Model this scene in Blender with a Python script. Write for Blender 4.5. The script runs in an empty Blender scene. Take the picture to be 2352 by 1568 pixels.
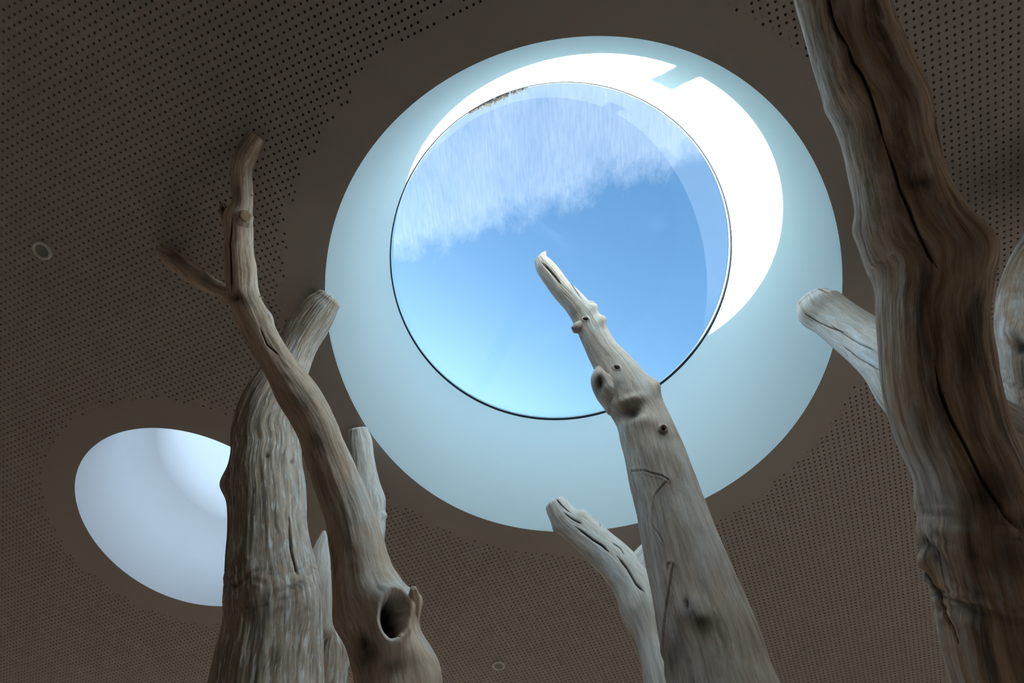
import bpy, math, random
import numpy as np
from mathutils import Matrix, Vector
from mathutils.geometry import delaunay_2d_cdt

sc = bpy.context.scene
col = sc.collection
rad = math.radians

# ------------------------------------------------------------------ camera
CAM_Z = 1.5
F = 1068.59                      # focal length in pixels of the 2352 x 1568 frame (a 16 mm lens)
RC = np.array([[0.92868676, 0.37042952, 0.0179688],      # world -> camera (x right, y down, z forward)
               [-0.33693188, 0.8629701, -0.37650966],
               [-0.15497682, 0.34360527, 0.92623842]])
CAM = np.array([0.0, 0.0, CAM_Z])
cd = bpy.data.cameras.new('camera')
cam = bpy.data.objects.new('camera', cd)
col.objects.link(cam)
cd.sensor_width = 36.0
cd.lens = F / 2352 * 36.0
cd.clip_start = 0.02
Rw = RC.T @ np.diag([1.0, -1.0, -1.0])
mw = Matrix.Identity(4)
for i in range(3):
    for j in range(3):
        mw[i][j] = Rw[i, j]
mw.translation = CAM
cam.matrix_world = mw
sc.camera = cam

# ------------------------------------------------------------------ sky, sun, added fill lamps, exposure
SUN_AZ, SUN_EL = rad(138.44), rad(22.71)
sdir = Vector((math.cos(SUN_AZ) * math.cos(SUN_EL), math.sin(SUN_AZ) * math.cos(SUN_EL), math.sin(SUN_EL)))
w = bpy.data.worlds.new('sky')
sc.world = w
w.use_nodes = True
nt = w.node_tree
sky = nt.nodes.new('ShaderNodeTexSky')
sky.sky_type = 'NISHITA'
sky.sun_disc = False
sky.sun_elevation = SUN_EL
sky.sun_rotation = rad(90) - SUN_AZ
sky.altitude = 300
sky.air_density = 1.0
sky.dust_density = 4.5
sky.ozone_density = 1.5
tint = nt.nodes.new('ShaderNodeMix')
tint.data_type = 'RGBA'
tint.blend_type = 'MULTIPLY'
tint.inputs['Factor'].default_value = 1.0
tint.inputs[7].default_value = (0.58, 0.98, 1.13, 1)      # the clear, cyan-blue sky of the photograph
nt.links.new(sky.outputs[0], tint.inputs[6])
nt.links.new(tint.outputs[2], nt.nodes['Background'].inputs[0])
nt.nodes['Background'].inputs[1].default_value = 0.95
sl = bpy.data.lights.new('sun', 'SUN')
sl.energy = 215.0
sl.angle = rad(0.3)
sl.color = (1.0, 0.98, 0.94)
sun = bpy.data.objects.new('sun', sl)
col.objects.link(sun)
sun.rotation_euler = sdir.to_track_quat('Z', 'Y').to_euler()
sun.location = (-3, 3, 8)


def area(name, loc, target, sx, sy, power, color, portal=False):
    l = bpy.data.lights.new(name, 'AREA')
    l.shape = 'RECTANGLE'
    l.size, l.size_y = sx, sy
    l.energy = power
    l.color = color
    o = bpy.data.objects.new(name, l)
    col.objects.link(o)
    o.location = loc
    o.rotation_euler = (Vector(target) - Vector(loc)).to_track_quat('-Z', 'Y').to_euler()
    if portal:
        l.cycles.is_portal = True
    return o


FILL_WARM = (1.0, 0.86, 0.70)
area('fill_light', (4.62, 2.6, 1.35), (0, 2.6, 1.35), 5.0, 1.9, 80, FILL_WARM)  # fill lamp added in the unseen right-hand opening
area('fill_light', (-3.6, 6.12, 1.35), (-3.6, 0, 1.35), 4.0, 1.9, 85, FILL_WARM)  # second added fill lamp, in the unseen far opening

sc.view_settings.view_transform = 'Standard'
sc.view_settings.look = 'None'
sc.view_settings.gamma = 1.0
sc.view_settings.use_curve_mapping = False
sc.view_settings.exposure = -1.25
sc.cycles.use_denoising = True
sc.cycles.max_bounces = 14
sc.cycles.diffuse_bounces = 8
sc.cycles.transparent_max_bounces = 16

# ------------------------------------------------------------------ helpers


def at(px, py, z):
    """the point at height z above the lens seen at pixel (px, py)"""
    d = np.array([(px - 1176) / F, (py - 784) / F, 1.0]) @ RC
    return CAM + d / d[2] * z


def project(P):
    C = (P - CAM) @ RC.T
    zz = np.maximum(C[:, 2], 1e-3)
    return np.c_[C[:, 0] / zz * F + 1176, C[:, 1] / zz * F + 784], C[:, 2]


def tag(o, label=None, cat=None, group=None, kind=None):
    for k, v in (('label', label), ('category', cat), ('group', group), ('kind', kind)):
        if v:
            o[k] = v
    return o


def empty(name, loc):
    o = bpy.data.objects.new(name, None)
    col.objects.link(o)
    o.location = loc
    o.empty_display_size = 0.1
    return o


def mesh(name, V, faces, mat, parent=None, smooth=False, attrs=None, quads=None, origin=None):
    """one mesh object; V in world coordinates"""
    V = np.asarray(V, float)
    off = np.zeros(3)
    if parent is not None:
        off = np.array(parent['_o']) if '_o' in parent else np.array(parent.location)
        if parent.parent is not None:
            off = off + np.array(parent.parent.location)
    elif origin is not None:
        off = np.array(origin, float)
    me = bpy.data.meshes.new(name)
    L = V - off
    if quads is not None:
        q = np.asarray(quads, np.int32)
        me.vertices.add(len(L))
        me.vertices.foreach_set('co', L.astype(np.float32).ravel())
        n = len(q)
        k = q.shape[1]
        me.loops.add(n * k)
        me.loops.foreach_set('vertex_index', q.ravel())
        me.polygons.add(n)
        me.polygons.foreach_set('loop_start', np.arange(0, n * k, k, dtype=np.int32))
        me.update(calc_edges=True)
        me.validate()
    else:
        me.from_pydata([tuple(v) for v in L], [], [tuple(int(i) for i in f) for f in faces])
    if smooth:
        me.polygons.foreach_set('use_smooth', np.ones(len(me.polygons), bool))
    if attrs:
        for an, (t, d) in attrs.items():
            a = me.attributes.new(an, t, 'POINT')
            a.data.foreach_set('vector' if t == 'FLOAT_VECTOR' else 'value', np.asarray(d, np.float32).ravel())
    for m in (mat if isinstance(mat, (list, tuple)) else [mat]):
        me.materials.append(m)
    o = bpy.data.objects.new(name, me)
    col.objects.link(o)
    if parent is not None:
        o.parent = parent
    elif origin is not None:
        o.location = origin
    return o


def box_vf(x0, x1, y0, y1, z0, z1):
    V = [(x, y, z) for z in (z0, z1) for x, y in ((x0, y0), (x1, y0), (x1, y1), (x0, y1))]
    return V, [(3, 2, 1, 0), (4, 5, 6, 7), (0, 1, 5, 4), (1, 2, 6, 5), (2, 3, 7, 6), (3, 0, 4, 7)]


def boxes(name, lst, mat, parent=None, origin=None):
    V, Fc = [], []
    for b in lst:
        v, f = box_vf(*b)
        Fc += [tuple(i + len(V) for i in q) for q in f]
        V += v
    return mesh(name, V, Fc, mat, parent, origin=origin)


# vectorised gradient noise
_rng = np.random.default_rng(7)
_perm = np.concatenate([_rng.permutation(256)] * 3)
_grad = _rng.normal(size=(256, 3))
_grad /= np.linalg.norm(_grad, axis=1)[:, None]


def noise(P):
    P = np.asarray(P, float)
    i = np.floor(P).astype(int)
    f = P - i
    i &= 255
    u = f * f * f * (f * (f * 6 - 15) + 10)
    out = 0
    for dx in (0, 1):
        for dy in (0, 1):
            for dz in (0, 1):
                h = _perm[_perm[_perm[(i[:, 0] + dx) & 255] + ((i[:, 1] + dy) & 255)] + ((i[:, 2] + dz) & 255)]
                g = _grad[h]
                d = g[:, 0] * (f[:, 0] - dx) + g[:, 1] * (f[:, 1] - dy) + g[:, 2] * (f[:, 2] - dz)
                wx = u[:, 0] if dx else 1 - u[:, 0]
                wy = u[:, 1] if dy else 1 - u[:, 1]
                wz = u[:, 2] if dz else 1 - u[:, 2]
                out = out + d * wx * wy * wz
    return out


def fbm(P, o=4):
    s, a, t = 0, 1.0, 0
    P = np.asarray(P, float)
    for k in range(o):
        s = s + a * noise(P * 2 ** k + 17.3 * k)
        t += a
        a *= 0.5
    return s / t * 1.6


# ------------------------------------------------------------------ materials


def new_mat(name):
    m = bpy.data.materials.new(name)
    m.use_nodes = True
    return m, m.node_tree, m.node_tree.nodes['Principled BSDF']


def N(nt, t, **kw):
    n = nt.nodes.new(t)
    for k, v in kw.items():
        setattr(n, k, v)
    return n


def plain(name, c, rough=0.7, var=0.06, scale=8.0, bump=0.0, bscale=200.0, metal=0.0, spec=0.3):
    m, nt, b = new_mat(name)
    tc = N(nt, 'ShaderNodeTexCoord')
    nz = N(nt, 'ShaderNodeTexNoise')
    nz.inputs['Scale'].default_value = scale
    nz.inputs['Detail'].default_value = 5
    nt.links.new(tc.outputs['Object'], nz.inputs['Vector'])
    r = N(nt, 'ShaderNodeValToRGB')
    r.color_ramp.elements[0].position = 0.3
    r.color_ramp.elements[1].position = 0.7
    r.color_ramp.elements[0].color = (*[x * (1 - var) for x in c], 1)
    r.color_ramp.elements[1].color = (*[min(1, x * (1 + var)) for x in c], 1)
    nt.links.new(nz.outputs['Fac'], r.inputs['Fac'])
    nt.links.new(r.outputs['Color'], b.inputs['Base Color'])
    b.inputs['Roughness'].default_value = rough
    b.inputs['Metallic'].default_value = metal
    b.inputs['Specular IOR Level'].default_value = spec
    if bump:
        n2 = N(nt, 'ShaderNodeTexNoise')
        n2.inputs['Scale'].default_value = bscale
        n2.inputs['Detail'].default_value = 3
        nt.links.new(tc.outputs['Object'], n2.inputs['Vector'])
        bp = N(nt, 'ShaderNodeBump')
        bp.inputs['Strength'].default_value = bump
        bp.inputs['Distance'].default_value = 0.002
        nt.links.new(n2.outputs['Fac'], bp.inputs['Height'])
        nt.links.new(bp.outputs['Normal'], b.inputs['Normal'])
    return m


def wood(name, grey, brown, dark, seed, brown_amt=0.5, contrast=0.5, rough=0.75, fib=55, fleck=0.35, tanf=0.0):
    """weathered barkless driftwood: long grain that follows the limb, silvered skin, brown patches, dark stains"""
    m, nt, b = new_mat(name)
    L = nt.links.new
    ga = N(nt, 'ShaderNodeAttribute', attribute_name='grain')
    st = N(nt, 'ShaderNodeAttribute', attribute_name='stain_shade')
    off = N(nt, 'ShaderNodeVectorMath', operation='ADD')
    off.inputs[1].default_value = (seed * 3.1, seed * 1.7, seed * 5.3)
    L(ga.outputs['Vector'], off.inputs[0])

    def nz(src, sx, sz, detail=6, rough_=0.6, dist=0.0):
        mp = N(nt, 'ShaderNodeVectorMath', operation='MULTIPLY')
        mp.inputs[1].default_value = (sx, sx, sz)
        L(src, mp.inputs[0])
        n = N(nt, 'ShaderNodeTexNoise')
        n.inputs['Scale'].default_value = 1.0
        n.inputs['Detail'].default_value = detail
        n.inputs['Roughness'].default_value = rough_
        n.inputs['Distortion'].default_value = dist
        L(mp.outputs[0], n.inputs['Vector'])
        return n

    wn = nz(off.outputs[0], 7, 5, 3)
    ws = N(nt, 'ShaderNodeVectorMath', operation='SUBTRACT')
    ws.inputs[1].default_value = (0.5, 0.5, 0.5)
    L(wn.outputs['Color'], ws.inputs[0])
    wm = N(nt, 'ShaderNodeVectorMath', operation='MULTIPLY_ADD')
    wm.inputs[1].default_value = (0.026, 0.026, 0.02)
    L(ws.outputs[0], wm.inputs[0])
    L(off.outputs[0], wm.inputs[2])
    g = wm.outputs[0]
    s1 = nz(g, fib, fib * 0.085, 8, 0.68, 0.3)
    s2 = nz(g, 210, 11, 5, 0.65)
    fk = nz(g, fib * 1.7, fib * 0.2, 4, 0.6)
    s3 = nz(g, 22, 3.0, 5, 0.6, 0.4)
    pt = nz(g, 9, 3.2, 6, 0.6, 0.5)

    def ramp(src, p0, p1, c0=(0, 0, 0), c1=(1, 1, 1)):
        r = N(nt, 'ShaderNodeValToRGB')
        r.color_ramp.elements[0].position = p0
        r.color_ramp.elements[1].position = p1
        r.color_ramp.elements[0].color = (*c0, 1)
        r.color_ramp.elements[1].color = (*c1, 1)
        L(src, r.inputs['Fac'])
        return r.outputs['Color']

    def mix(fac, a, c, mode='MIX'):
        x = N(nt, 'ShaderNodeMix', data_type='RGBA', blend_type=mode)
        if isinstance(fac, (int, float)):
            x.inputs['Factor'].default_value = fac
        else:
            L(fac, x.inputs['Factor'])
        for inp, v in (('A', a), ('B', c)):
            s = [i for i in x.inputs if i.name == inp and i.type == 'RGBA'][0]
            if isinstance(v, tuple):
                s.default_value = (*v, 1)
            else:
                L(v, s)
        return [o for o in x.outputs if o.type == 'RGBA'][0]

    shade_side = N(nt, 'ShaderNodeAttribute', attribute_name='brown_shade_side')
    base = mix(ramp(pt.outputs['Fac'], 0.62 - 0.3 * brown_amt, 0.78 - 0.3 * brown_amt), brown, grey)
    base = mix(shade_side.outputs['Fac'], base, brown)  # shaded side of the log mixed into its base colour
    lo = 1 - contrast
    c = mix(1.0, base, ramp(s1.outputs['Fac'], 0.32, 0.58, (lo, lo, lo), (1.15, 1.15, 1.15)), 'MULTIPLY')
    c = mix(0.8, c, ramp(s2.outputs['Fac'], 0.33, 0.54, (0.66, 0.64, 0.62), (1.08, 1.08, 1.08)), 'MULTIPLY')
    c = mix(0.62, c, ramp(s3.outputs['Fac'], 0.32, 0.52, (0.58, 0.53, 0.46), (1.05, 1.05, 1.05)), 'MULTIPLY')
    fx = N(nt, 'ShaderNodeMath', operation='MULTIPLY')
    fx.inputs[1].default_value = fleck
    L(ramp(fk.outputs['Fac'], 0.54, 0.65), fx.inputs[0])
    c = mix(fx.outputs[0], c, grey)
    if tanf:                               # bleached streaks within the brown side
        t4 = nz(g, 34, 4.0, 5, 0.6, 0.6)
        fy = N(nt, 'ShaderNodeMath', operation='MULTIPLY')
        fy.inputs[1].default_value = tanf
        L(ramp(t4.outputs['Fac'], 0.5, 0.68), fy.inputs[0])
        c = mix(fy.outputs[0], c, tuple(0.55 * a + 0.45 * b_ for a, b_ in zip(grey, brown)))
        t5 = nz(g, 26, 3.4, 5, 0.6, 0.6)
        fz = N(nt, 'ShaderNodeMath', operation='MULTIPLY')
        fz.inputs[1].default_value = 0.65
        L(ramp(t5.outputs['Fac'], 0.55, 0.66), fz.inputs[0])
        c = mix(fz.outputs[0], c, dark)
    c = mix(st.outputs['Fac'], c, dark)
    L(c, b.inputs['Base Color'])
    b.inputs['Roughness'].default_value = rough
    b.inputs['Specular IOR Level'].default_value = 0.25
    ad = N(nt, 'ShaderNodeMath', operation='ADD')
    L(s1.outputs['Fac'], ad.inputs[0])
    L(s2.outputs['Fac'], ad.inputs[1])
    bp = N(nt, 'ShaderNodeBump')
    bp.inputs['Strength'].default_value = 0.42
    bp.inputs['Distance'].default_value = 0.004
    L(ad.outputs[0], bp.inputs['Height'])
    L(bp.outputs['Normal'], b.inputs['Normal'])
    return m


def glass_mat(name, haze=False):
    """thin pane: Fresnel mirror over a clear sheet; optionally condensation and a painted sky glow"""
    m = bpy.data.materials.new(name)
    m.use_nodes = True
    nt = m.node_tree
    nt.nodes.clear()
    L = nt.links.new
    out = N(nt, 'ShaderNodeOutputMaterial')
    tr = N(nt, 'ShaderNodeBsdfTransparent')
    tr.inputs[0].default_value = (0.97, 0.985, 0.99, 1)
    gl = N(nt, 'ShaderNodeBsdfGlossy')
    gl.inputs['Roughness'].default_value = 0.0
    gl.inputs['Color'].default_value = (1, 1, 1, 1)
    lw = N(nt, 'ShaderNodeLayerWeight')
    lw.inputs['Blend'].default_value = 0.5
    p5 = N(nt, 'ShaderNodeMath', operation='POWER')
    p5.inputs[1].default_value = 5
    L(lw.outputs['Facing'], p5.inputs[0])
    ma = N(nt, 'ShaderNodeMath', operation='MULTIPLY_ADD')
    ma.inputs[1].default_value = 0.9
    ma.inputs[2].default_value = 0.036
    L(p5.outputs[0], ma.inputs[0])
    mx = N(nt, 'ShaderNodeMixShader')
    L(ma.outputs[0], mx.inputs[0])
    L(tr.outputs[0], mx.inputs[1])
    L(gl.outputs[0], mx.inputs[2])
    res = mx.outputs[0]
    if haze:
        tc = N(nt, 'ShaderNodeTexCoord')
        # half-plane mask in the pane's own metres, ragged by noise, streaked along the fall of the pane
        hz = HAZE
        dt = N(nt, 'ShaderNodeVectorMath', operation='DOT_PRODUCT')
        dt.inputs[1].default_value = (hz['n'][0], hz['n'][1], 0)
        L(tc.outputs['Object'], dt.inputs[0])
        rot = N(nt, 'ShaderNodeMapping')
        rot.inputs['Rotation'].default_value = (0, 0, hz['streak'])
        L(tc.outputs['Object'], rot.inputs['Vector'])

        def nzz(sx, sy, det, rg=0.65):
            mp = N(nt, 'ShaderNodeVectorMath', operation='MULTIPLY')
            mp.inputs[1].default_value = (sx, sy, 1)
            L(rot.outputs[0], mp.inputs[0])
            n = N(nt, 'ShaderNodeTexNoise')
            n.inputs['Scale'].default_value = 1
            n.inputs['Detail'].default_value = det
            n.inputs['Roughness'].default_value = rg
            L(mp.outputs[0], n.inputs['Vector'])
            return n.outputs['Fac']
        n1 = nzz(5, 5, 8, 0.7)
        n2 = nzz(9, 75, 6, 0.7)
        n3 = nzz(2.0, 2.6, 4)
        # edge = dot + wobble
        a1 = N(nt, 'ShaderNodeMath', operation='MULTIPLY_ADD')
        a1.inputs[1].default_value = 0.55
        L(n1, a1.inputs[0])
        L(dt.outputs['Value'], a1.inputs[2])
        mr = N(nt, 'ShaderNodeMapRange')
        mr.inputs['From Min'].default_value = hz['d'] + 0.275 - 0.09
        mr.inputs['From Max'].default_value = hz['d'] + 0.275 + 0.10
        L(a1.outputs[0], mr.inputs['Value'])
        r2 = N(nt, 'ShaderNodeMapRange')
        r2.inputs['From Min'].default_value = 0.36
        r2.inputs['From Max'].default_value = 0.62
        r2.inputs['To Min'].default_value = 0.68
        L(n2, r2.inputs['Value'])
        r3 = N(nt, 'ShaderNodeMapRange')
        r3.inputs['From Min'].default_value = 0.3
        r3.inputs['From Max'].default_value = 0.65
        r3.inputs['To Min'].default_value = 0.65
        L(n3, r3.inputs['Value'])
        m1 = N(nt, 'ShaderNodeMath', operation='MULTIPLY')
        L(mr.outputs[0], m1.inputs[0])
        L(r2.outputs[0], m1.inputs[1])
        m2 = N(nt, 'ShaderNodeMath', operation='MULTIPLY')
        L(m1.outputs[0], m2.inputs[0])
        L(r3.outputs[0], m2.inputs[1])
        m3 = N(nt, 'ShaderNodeMath', operation='MULTIPLY')
        m3.inputs[1].default_value = hz['amt']
        L(m2.outputs[0], m3.inputs[0])
        # sky glow painted as a thin white layer, stronger towards the sunward edge
        ln = N(nt, 'ShaderNodeVectorMath', operation='LENGTH')
        L(tc.outputs['Object'], ln.inputs[0])
        dd_ = N(nt, 'ShaderNodeVectorMath', operation='DOT_PRODUCT')
        dd_.inputs[1].default_value = (hz['e'][0], hz['e'][1], 0)
        L(tc.outputs['Object'], dd_.inputs[0])
        su = N(nt, 'ShaderNodeMath', operation='ADD')
        L(ln.outputs['Value'], su.inputs[0])
        L(dd_.outputs['Value'], su.inputs[1])
        e1 = N(nt, 'ShaderNodeMapRange', interpolation_type='SMOOTHSTEP')
        e1.inputs['From Min'].default_value = 1.15
        e1.inputs['From Max'].default_value = 2.3
        e1.inputs['To Max'].default_value = hz['film']
        L(su.outputs[0], e1.inputs['Value'])
        e2 = N(nt, 'ShaderNodeMath', operation='MULTIPLY')
        L(e1.outputs[0], e2.inputs[0])
        L(r3.outputs[0], e2.inputs[1])
        e3 = N(nt, 'ShaderNodeMath', operation='MAXIMUM')
        L(m3.outputs[0], e3.inputs[0])
        L(e2.outputs[0], e3.inputs[1])
        m3 = e3
        tl = N(nt, 'ShaderNodeBsdfTranslucent')
        tl.inputs[0].default_value = (0.95, 0.95, 0.95, 1)
        m4 = N(nt, 'ShaderNodeMixShader')
        L(m3.outputs[0], m4.inputs[0])
        L(res, m4.inputs[1])
        L(tl.outputs[0], m4.inputs[2])
        res = m4.outputs[0]
    L(res, out.inputs['Surface'])
    return m


# ------------------------------------------------------------------ the setting: ceiling with skylight shafts
H = 1.90322                       # ceiling above the lens
ZC = CAM_Z + H
ZT = CAM_Z + H * 1.59639          # underside of the roof glazing
S = 0.025                         # pitch of the perforation
MC, MR = np.array([-0.03834, 0.78435]), 1.11396
LC, LR = np.array([-2.30188, 1.06616]), 0.60163
M_H = ([0.0048, -0.0065, -0.0002, -0.0072], [0.0026, 0.0004, 0.0049, -0.0026])
L_H = ([0.0017, -0.007, 0.0057], [0.0009, 0.0007, 0.0047])
X0, X1, Y0, Y1 = -6.5, 4.5, -4.0, 6.0


def wobble(th, hm):
    o = np.zeros_like(th)
    for i, (a, b) in enumerate(zip(*hm)):
        o += a * np.cos((i + 1) * th) + b * np.sin((i + 1) * th)
    return o


HAZE = {}


def pane_xy(px, py):
    return at(px, py, ZT - CAM_Z)[:2] - MC


_a, _b = pane_xy(905, 590), pane_xy(1500, 380)
_t = (_b - _a) / np.linalg.norm(_b - _a)
_n = np.array([-_t[1], _t[0]])
if _n @ (pane_xy(1150, 250) - _a) < 0:
    _n = -_n
_s = pane_xy(1200, 400) - pane_xy(1190, 250)
HAZE.update(n=_n, d=float(_n @ _a), e=pane_xy(1040, 870) / np.linalg.norm(pane_xy(1040, 870)), film=0.003, streak=-math.atan2(_s[1], _s[0]), amt=0.034)

m_ceil = plain('ceiling_plaster', (0.44, 0.405, 0.375), 0.9, 0.02, 3.0, 0.15, 260)
m_fleece = plain('black_fleece', (0.075, 0.066, 0.06), 1.0, 0.1, 30)
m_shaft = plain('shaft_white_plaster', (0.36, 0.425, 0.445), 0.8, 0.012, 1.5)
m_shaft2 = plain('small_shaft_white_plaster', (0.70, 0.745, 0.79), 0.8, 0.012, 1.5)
m_gasket = plain('gasket_blue_grey', (0.007, 0.011, 0.014), 0.8, 0.1, 20, spec=0.05)
m_floor = plain('floor_oak', (0.58, 0.47, 0.37), 0.5, 0.2, 2.0)
m_wall = plain('wall_paint', (0.52, 0.48, 0.43), 0.85, 0.03, 2.0)
m_frame = plain('window_frame_wood', (0.40, 0.28, 0.17), 0.5, 0.15, 6.0)
m_roof = plain('roof_membrane', (0.25, 0.25, 0.26), 0.9, 0.1, 4.0)
m_vent = plain('zinc', (0.4, 0.41, 0.42), 0.45, 0.1, 10, metal=0.8)
m_dirt = plain('leaf_litter', (0.05, 0.032, 0.02), 0.95, 0.5, 60, 0.4, 300)
m_fit = plain('fitting_white', (0.66, 0.66, 0.64), 0.5, 0.04, 20)
m_grille = plain('fitting_grille', (0.30, 0.30, 0.29), 0.6, 0.3, 600, 0.4, 900)

# ceiling: perforated board where the photograph can see it, plain beyond
corners = np.array([at(x, y, H)[:2] for x, y in ((0, 0), (2352, 0), (2352, 1568), (0, 1568))])
cen = corners.mean(0)


def in_view_quad(P, grow):
    ok = np.ones(len(P), bool)
    n = len(corners)
    sgn = None
    for i in range(n):
        a, b = corners[i], corners[(i + 1) % n]
        e = b - a
        nn = np.array([-e[1], e[0]]) / np.linalg.norm(e)
        if nn @ (cen - a) < 0:
            nn = -nn
        ok &= ((P - a) @ nn) > -grow
    return ok


PH = np.array([(-11.2239 % 1) * S, (-22.837 % 1) * S])     # phase of the hole lattice
ii, jj = np.meshgrid(np.arange(-230, 130), np.arange(-120, 240), indexing='ij')
ii, jj = ii.ravel(), jj.ravel()
ctr = np.c_[ii * S + PH[0], jj * S + PH[1]]
dm = np.hypot(*(ctr - MC).T) - MR
dl = np.hypot(*(ctr - LC).T) - LR
perf = in_view_quad(ctr, 0.5) & (dm > 0.163) & (dl > 0.160)
perf &= (ctr[:, 0] > X0 + .1) & (ctr[:, 0] < X1 - .1) & (ctr[:, 1] > Y0 + .1) & (ctr[:, 1] < Y1 - .1)
pi, pj, pc = ii[perf], jj[perf], ctr[perf]
near = np.minimum(dm[perf] - 0.163, dl[perf] - 0.160)
rngp = np.random.default_rng(3)
filled = (near < 0.034) & (rngp.random(len(pc)) < 0.55)
nc = len(pc)
k8 = np.arange(8) * math.pi / 4
sq = np.array([(1, 0), (1, 1), (0, 1), (-1, 1), (-1, 0), (-1, -1), (0, -1), (1, -1)]) * S / 2
oc = np.c_[np.cos(k8), np.sin(k8)] * S * 0.208
V = np.zeros((nc, 24, 3))
V[:, :8, :2] = pc[:, None] + sq
V[:, 8:16, :2] = pc[:, None] + oc
V[:, 16:, :2] = pc[:, None] + oc
V[:, :16, 2] = ZC
V[:, 16:, 2] = (ZC + np.where(filled, 0.0012, 0.0125))[:, None]
q = []
for k in range(8):
    k2 = (k + 1) % 8
    q.append((k, 8 + k, 8 + k2, k2))
    q.append((8 + k, 16 + k, 16 + k2, 8 + k2))
q = np.array(q)
Q = (q[None] + (np.arange(nc) * 24)[:, None, None]).reshape(-1, 4)
capq = np.array([(16, 17, 18, 19), (16, 19, 20, 23), (23, 20, 21, 22)])[:, ::-1]
fi = np.nonzero(filled)[0]
Qc = (capq[None] + (fi * 24)[:, None, None]).reshape(-1, 4)
Vp = V.reshape(-1, 3)
Qp = np.r_[Q, Qc]

# plain board round the perforated field, up to the openings
cells = set(zip(pi.tolist(), pj.tolist()))
pts2, idx, edges = [], {}, []


def vid(a, b):
    k = (a, b)
    if k not in idx:
        idx[k] = len(pts2)
        pts2.append(((a - 0.5) * S + PH[0], (b - 0.5) * S + PH[1]))
    return idx[k]


for (a, b) in cells:
    for (da, db, e0, e1) in ((1, 0, (1, 0), (1, 1)), (-1, 0, (0, 1), (0, 0)), (0, 1, (1, 1), (0, 1)), (0, -1, (0, 0), (1, 0))):
        if (a + da, b + db) not in cells:
            edges.append((vid(a + e0[0], b + e0[1]), vid(a + e1[0], b + e1[1])))
NS = 288
th = np.arange(NS) / NS * 2 * math.pi
ring_m = MC + (MR + wobble(th, M_H))[:, None] * np.c_[np.cos(th), np.sin(th)]
ring_l = LC + (LR + wobble(th, L_H))[:, None] * np.c_[np.cos(th), np.sin(th)]


def add_loop(p, pts, ed):
    b0 = len(pts)
    pts += [tuple(x) for x in p]
    ed += [(b0 + i, b0 + (i + 1) % len(p)) for i in range(len(p))]


def fill(pts, ed, test):
    r = delaunay_2d_cdt([Vector(p) for p in pts], ed, [], 0, 1e-6)
    v = np.array([tuple(x) for x in r[0]])
    t = np.array([f for f in r[2] if len(f) == 3])
    c = v[t].mean(1)
    t = t[test(c)]
    a = v[t]
    area2 = (a[:, 1, 0] - a[:, 0, 0]) * (a[:, 2, 1] - a[:, 0, 1]) - (a[:, 1, 1] - a[:, 0, 1]) * (a[:, 2, 0] - a[:, 0, 0])
    t[area2 > 0] = t[area2 > 0][:, ::-1]
    return v, t


def outside_rings(c, grow=0.0):
    ok = np.ones(len(c), bool)
    for C, R_, hm in ((MC, MR, M_H), (LC, LR, L_H)):
        d = c - C
        t_ = np.arctan2(d[:, 1], d[:, 0])
        ok &= np.hypot(*d.T) > (R_ + wobble(t_, hm)) * math.cos(math.pi / NS) - 1e-5 + grow
    return ok


add_loop([(X0, Y0), (X1, Y0), (X1, Y1), (X0, Y1)], pts2, edges)
add_loop(ring_m, pts2, edges)
add_loop(ring_l, pts2, edges)


def not_cell(c):
    a = np.round((c[:, 0] - PH[0]) / S).astype(int)
    b = np.round((c[:, 1] - PH[1]) / S).astype(int)
    return np.array([(x, y) not in cells for x, y in zip(a.tolist(), b.tolist())]) & outside_rings(c)


v2, t2 = fill(pts2, edges, not_cell)
allV = np.r_[Vp, np.c_[v2, np.full(len(v2), ZC)]]
ceil_faces = [tuple(x) for x in Qp.tolist()] + [tuple(x) for x in (t2 + len(Vp)).tolist()]
ceiling = mesh('ceiling', allV, ceil_faces, m_ceil, origin=(0, 0, ZC))
tag(ceiling, 'warm grey ceiling of perforated board with plain rims round two round openings', kind='structure')
pts3, ed3 = [], []
add_loop([(X0, Y0), (X1, Y0), (X1, Y1), (X0, Y1)], pts3, ed3)
add_loop(ring_m, pts3, ed3)
add_loop(ring_l, pts3, ed3)
v3, t3 = fill(pts3, ed3, outside_rings)
fl = mesh('acoustic_fleece', np.c_[v3, np.full(len(v3), ZC + 0.013)], t3, m_fleece, ceiling)


def lathe_ring(C, prof, n=NS, hm=None, z_w=None):
    """open surface of revolution: prof = [(r, z)], the outline's wobble fades with z"""
    t_ = np.arange(n) / n * 2 * math.pi
    wv = wobble(t_, hm) if hm else 0 * t_
    V_ = []
    for r_, z_ in prof:
        k = 1 - min(1, max(0, (z_ - ZC) / (ZT - ZC))) if hm else 0
        rr = r_ + wv * k
        V_.append(np.c_[C[0] + rr * np.cos(t_), C[1] + rr * np.sin(t_), np.full(n, z_)])
    m_ = len(prof)
    a = np.arange(n)
    qs = []
    for i in range(m_ - 1):
        qs.append(np.c_[i * n + a, i * n + (a + 1) % n, (i + 1) * n + (a + 1) % n, (i + 1) * n + a])
    return np.concatenate(V_), np.concatenate(qs)


def disc(C, r_, z_, n=96, rings=6, up=False):
    V_ = [(C[0], C[1], z_)]
    for k in range(1, rings + 1):
        for i in range(n):
            a = i / n * 2 * math.pi
            V_.append((C[0] + r_ * k / rings * math.cos(a), C[1] + r_ * k / rings * math.sin(a), z_))
    f = [(0, 1 + (i + 1) % n, 1 + i) for i in range(n)]
    for k in range(1, rings):
        o, p = 1 + (k - 1) * n, 1 + k * n
        f += [(o + i, o + (i + 1) % n, p + (i + 1) % n, p + i) for i in range(n)]
    return V_, f


m_glass = glass_mat('skylight_glass')
m_glass_h = glass_mat('skylight_glass_condensation', True)


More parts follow.
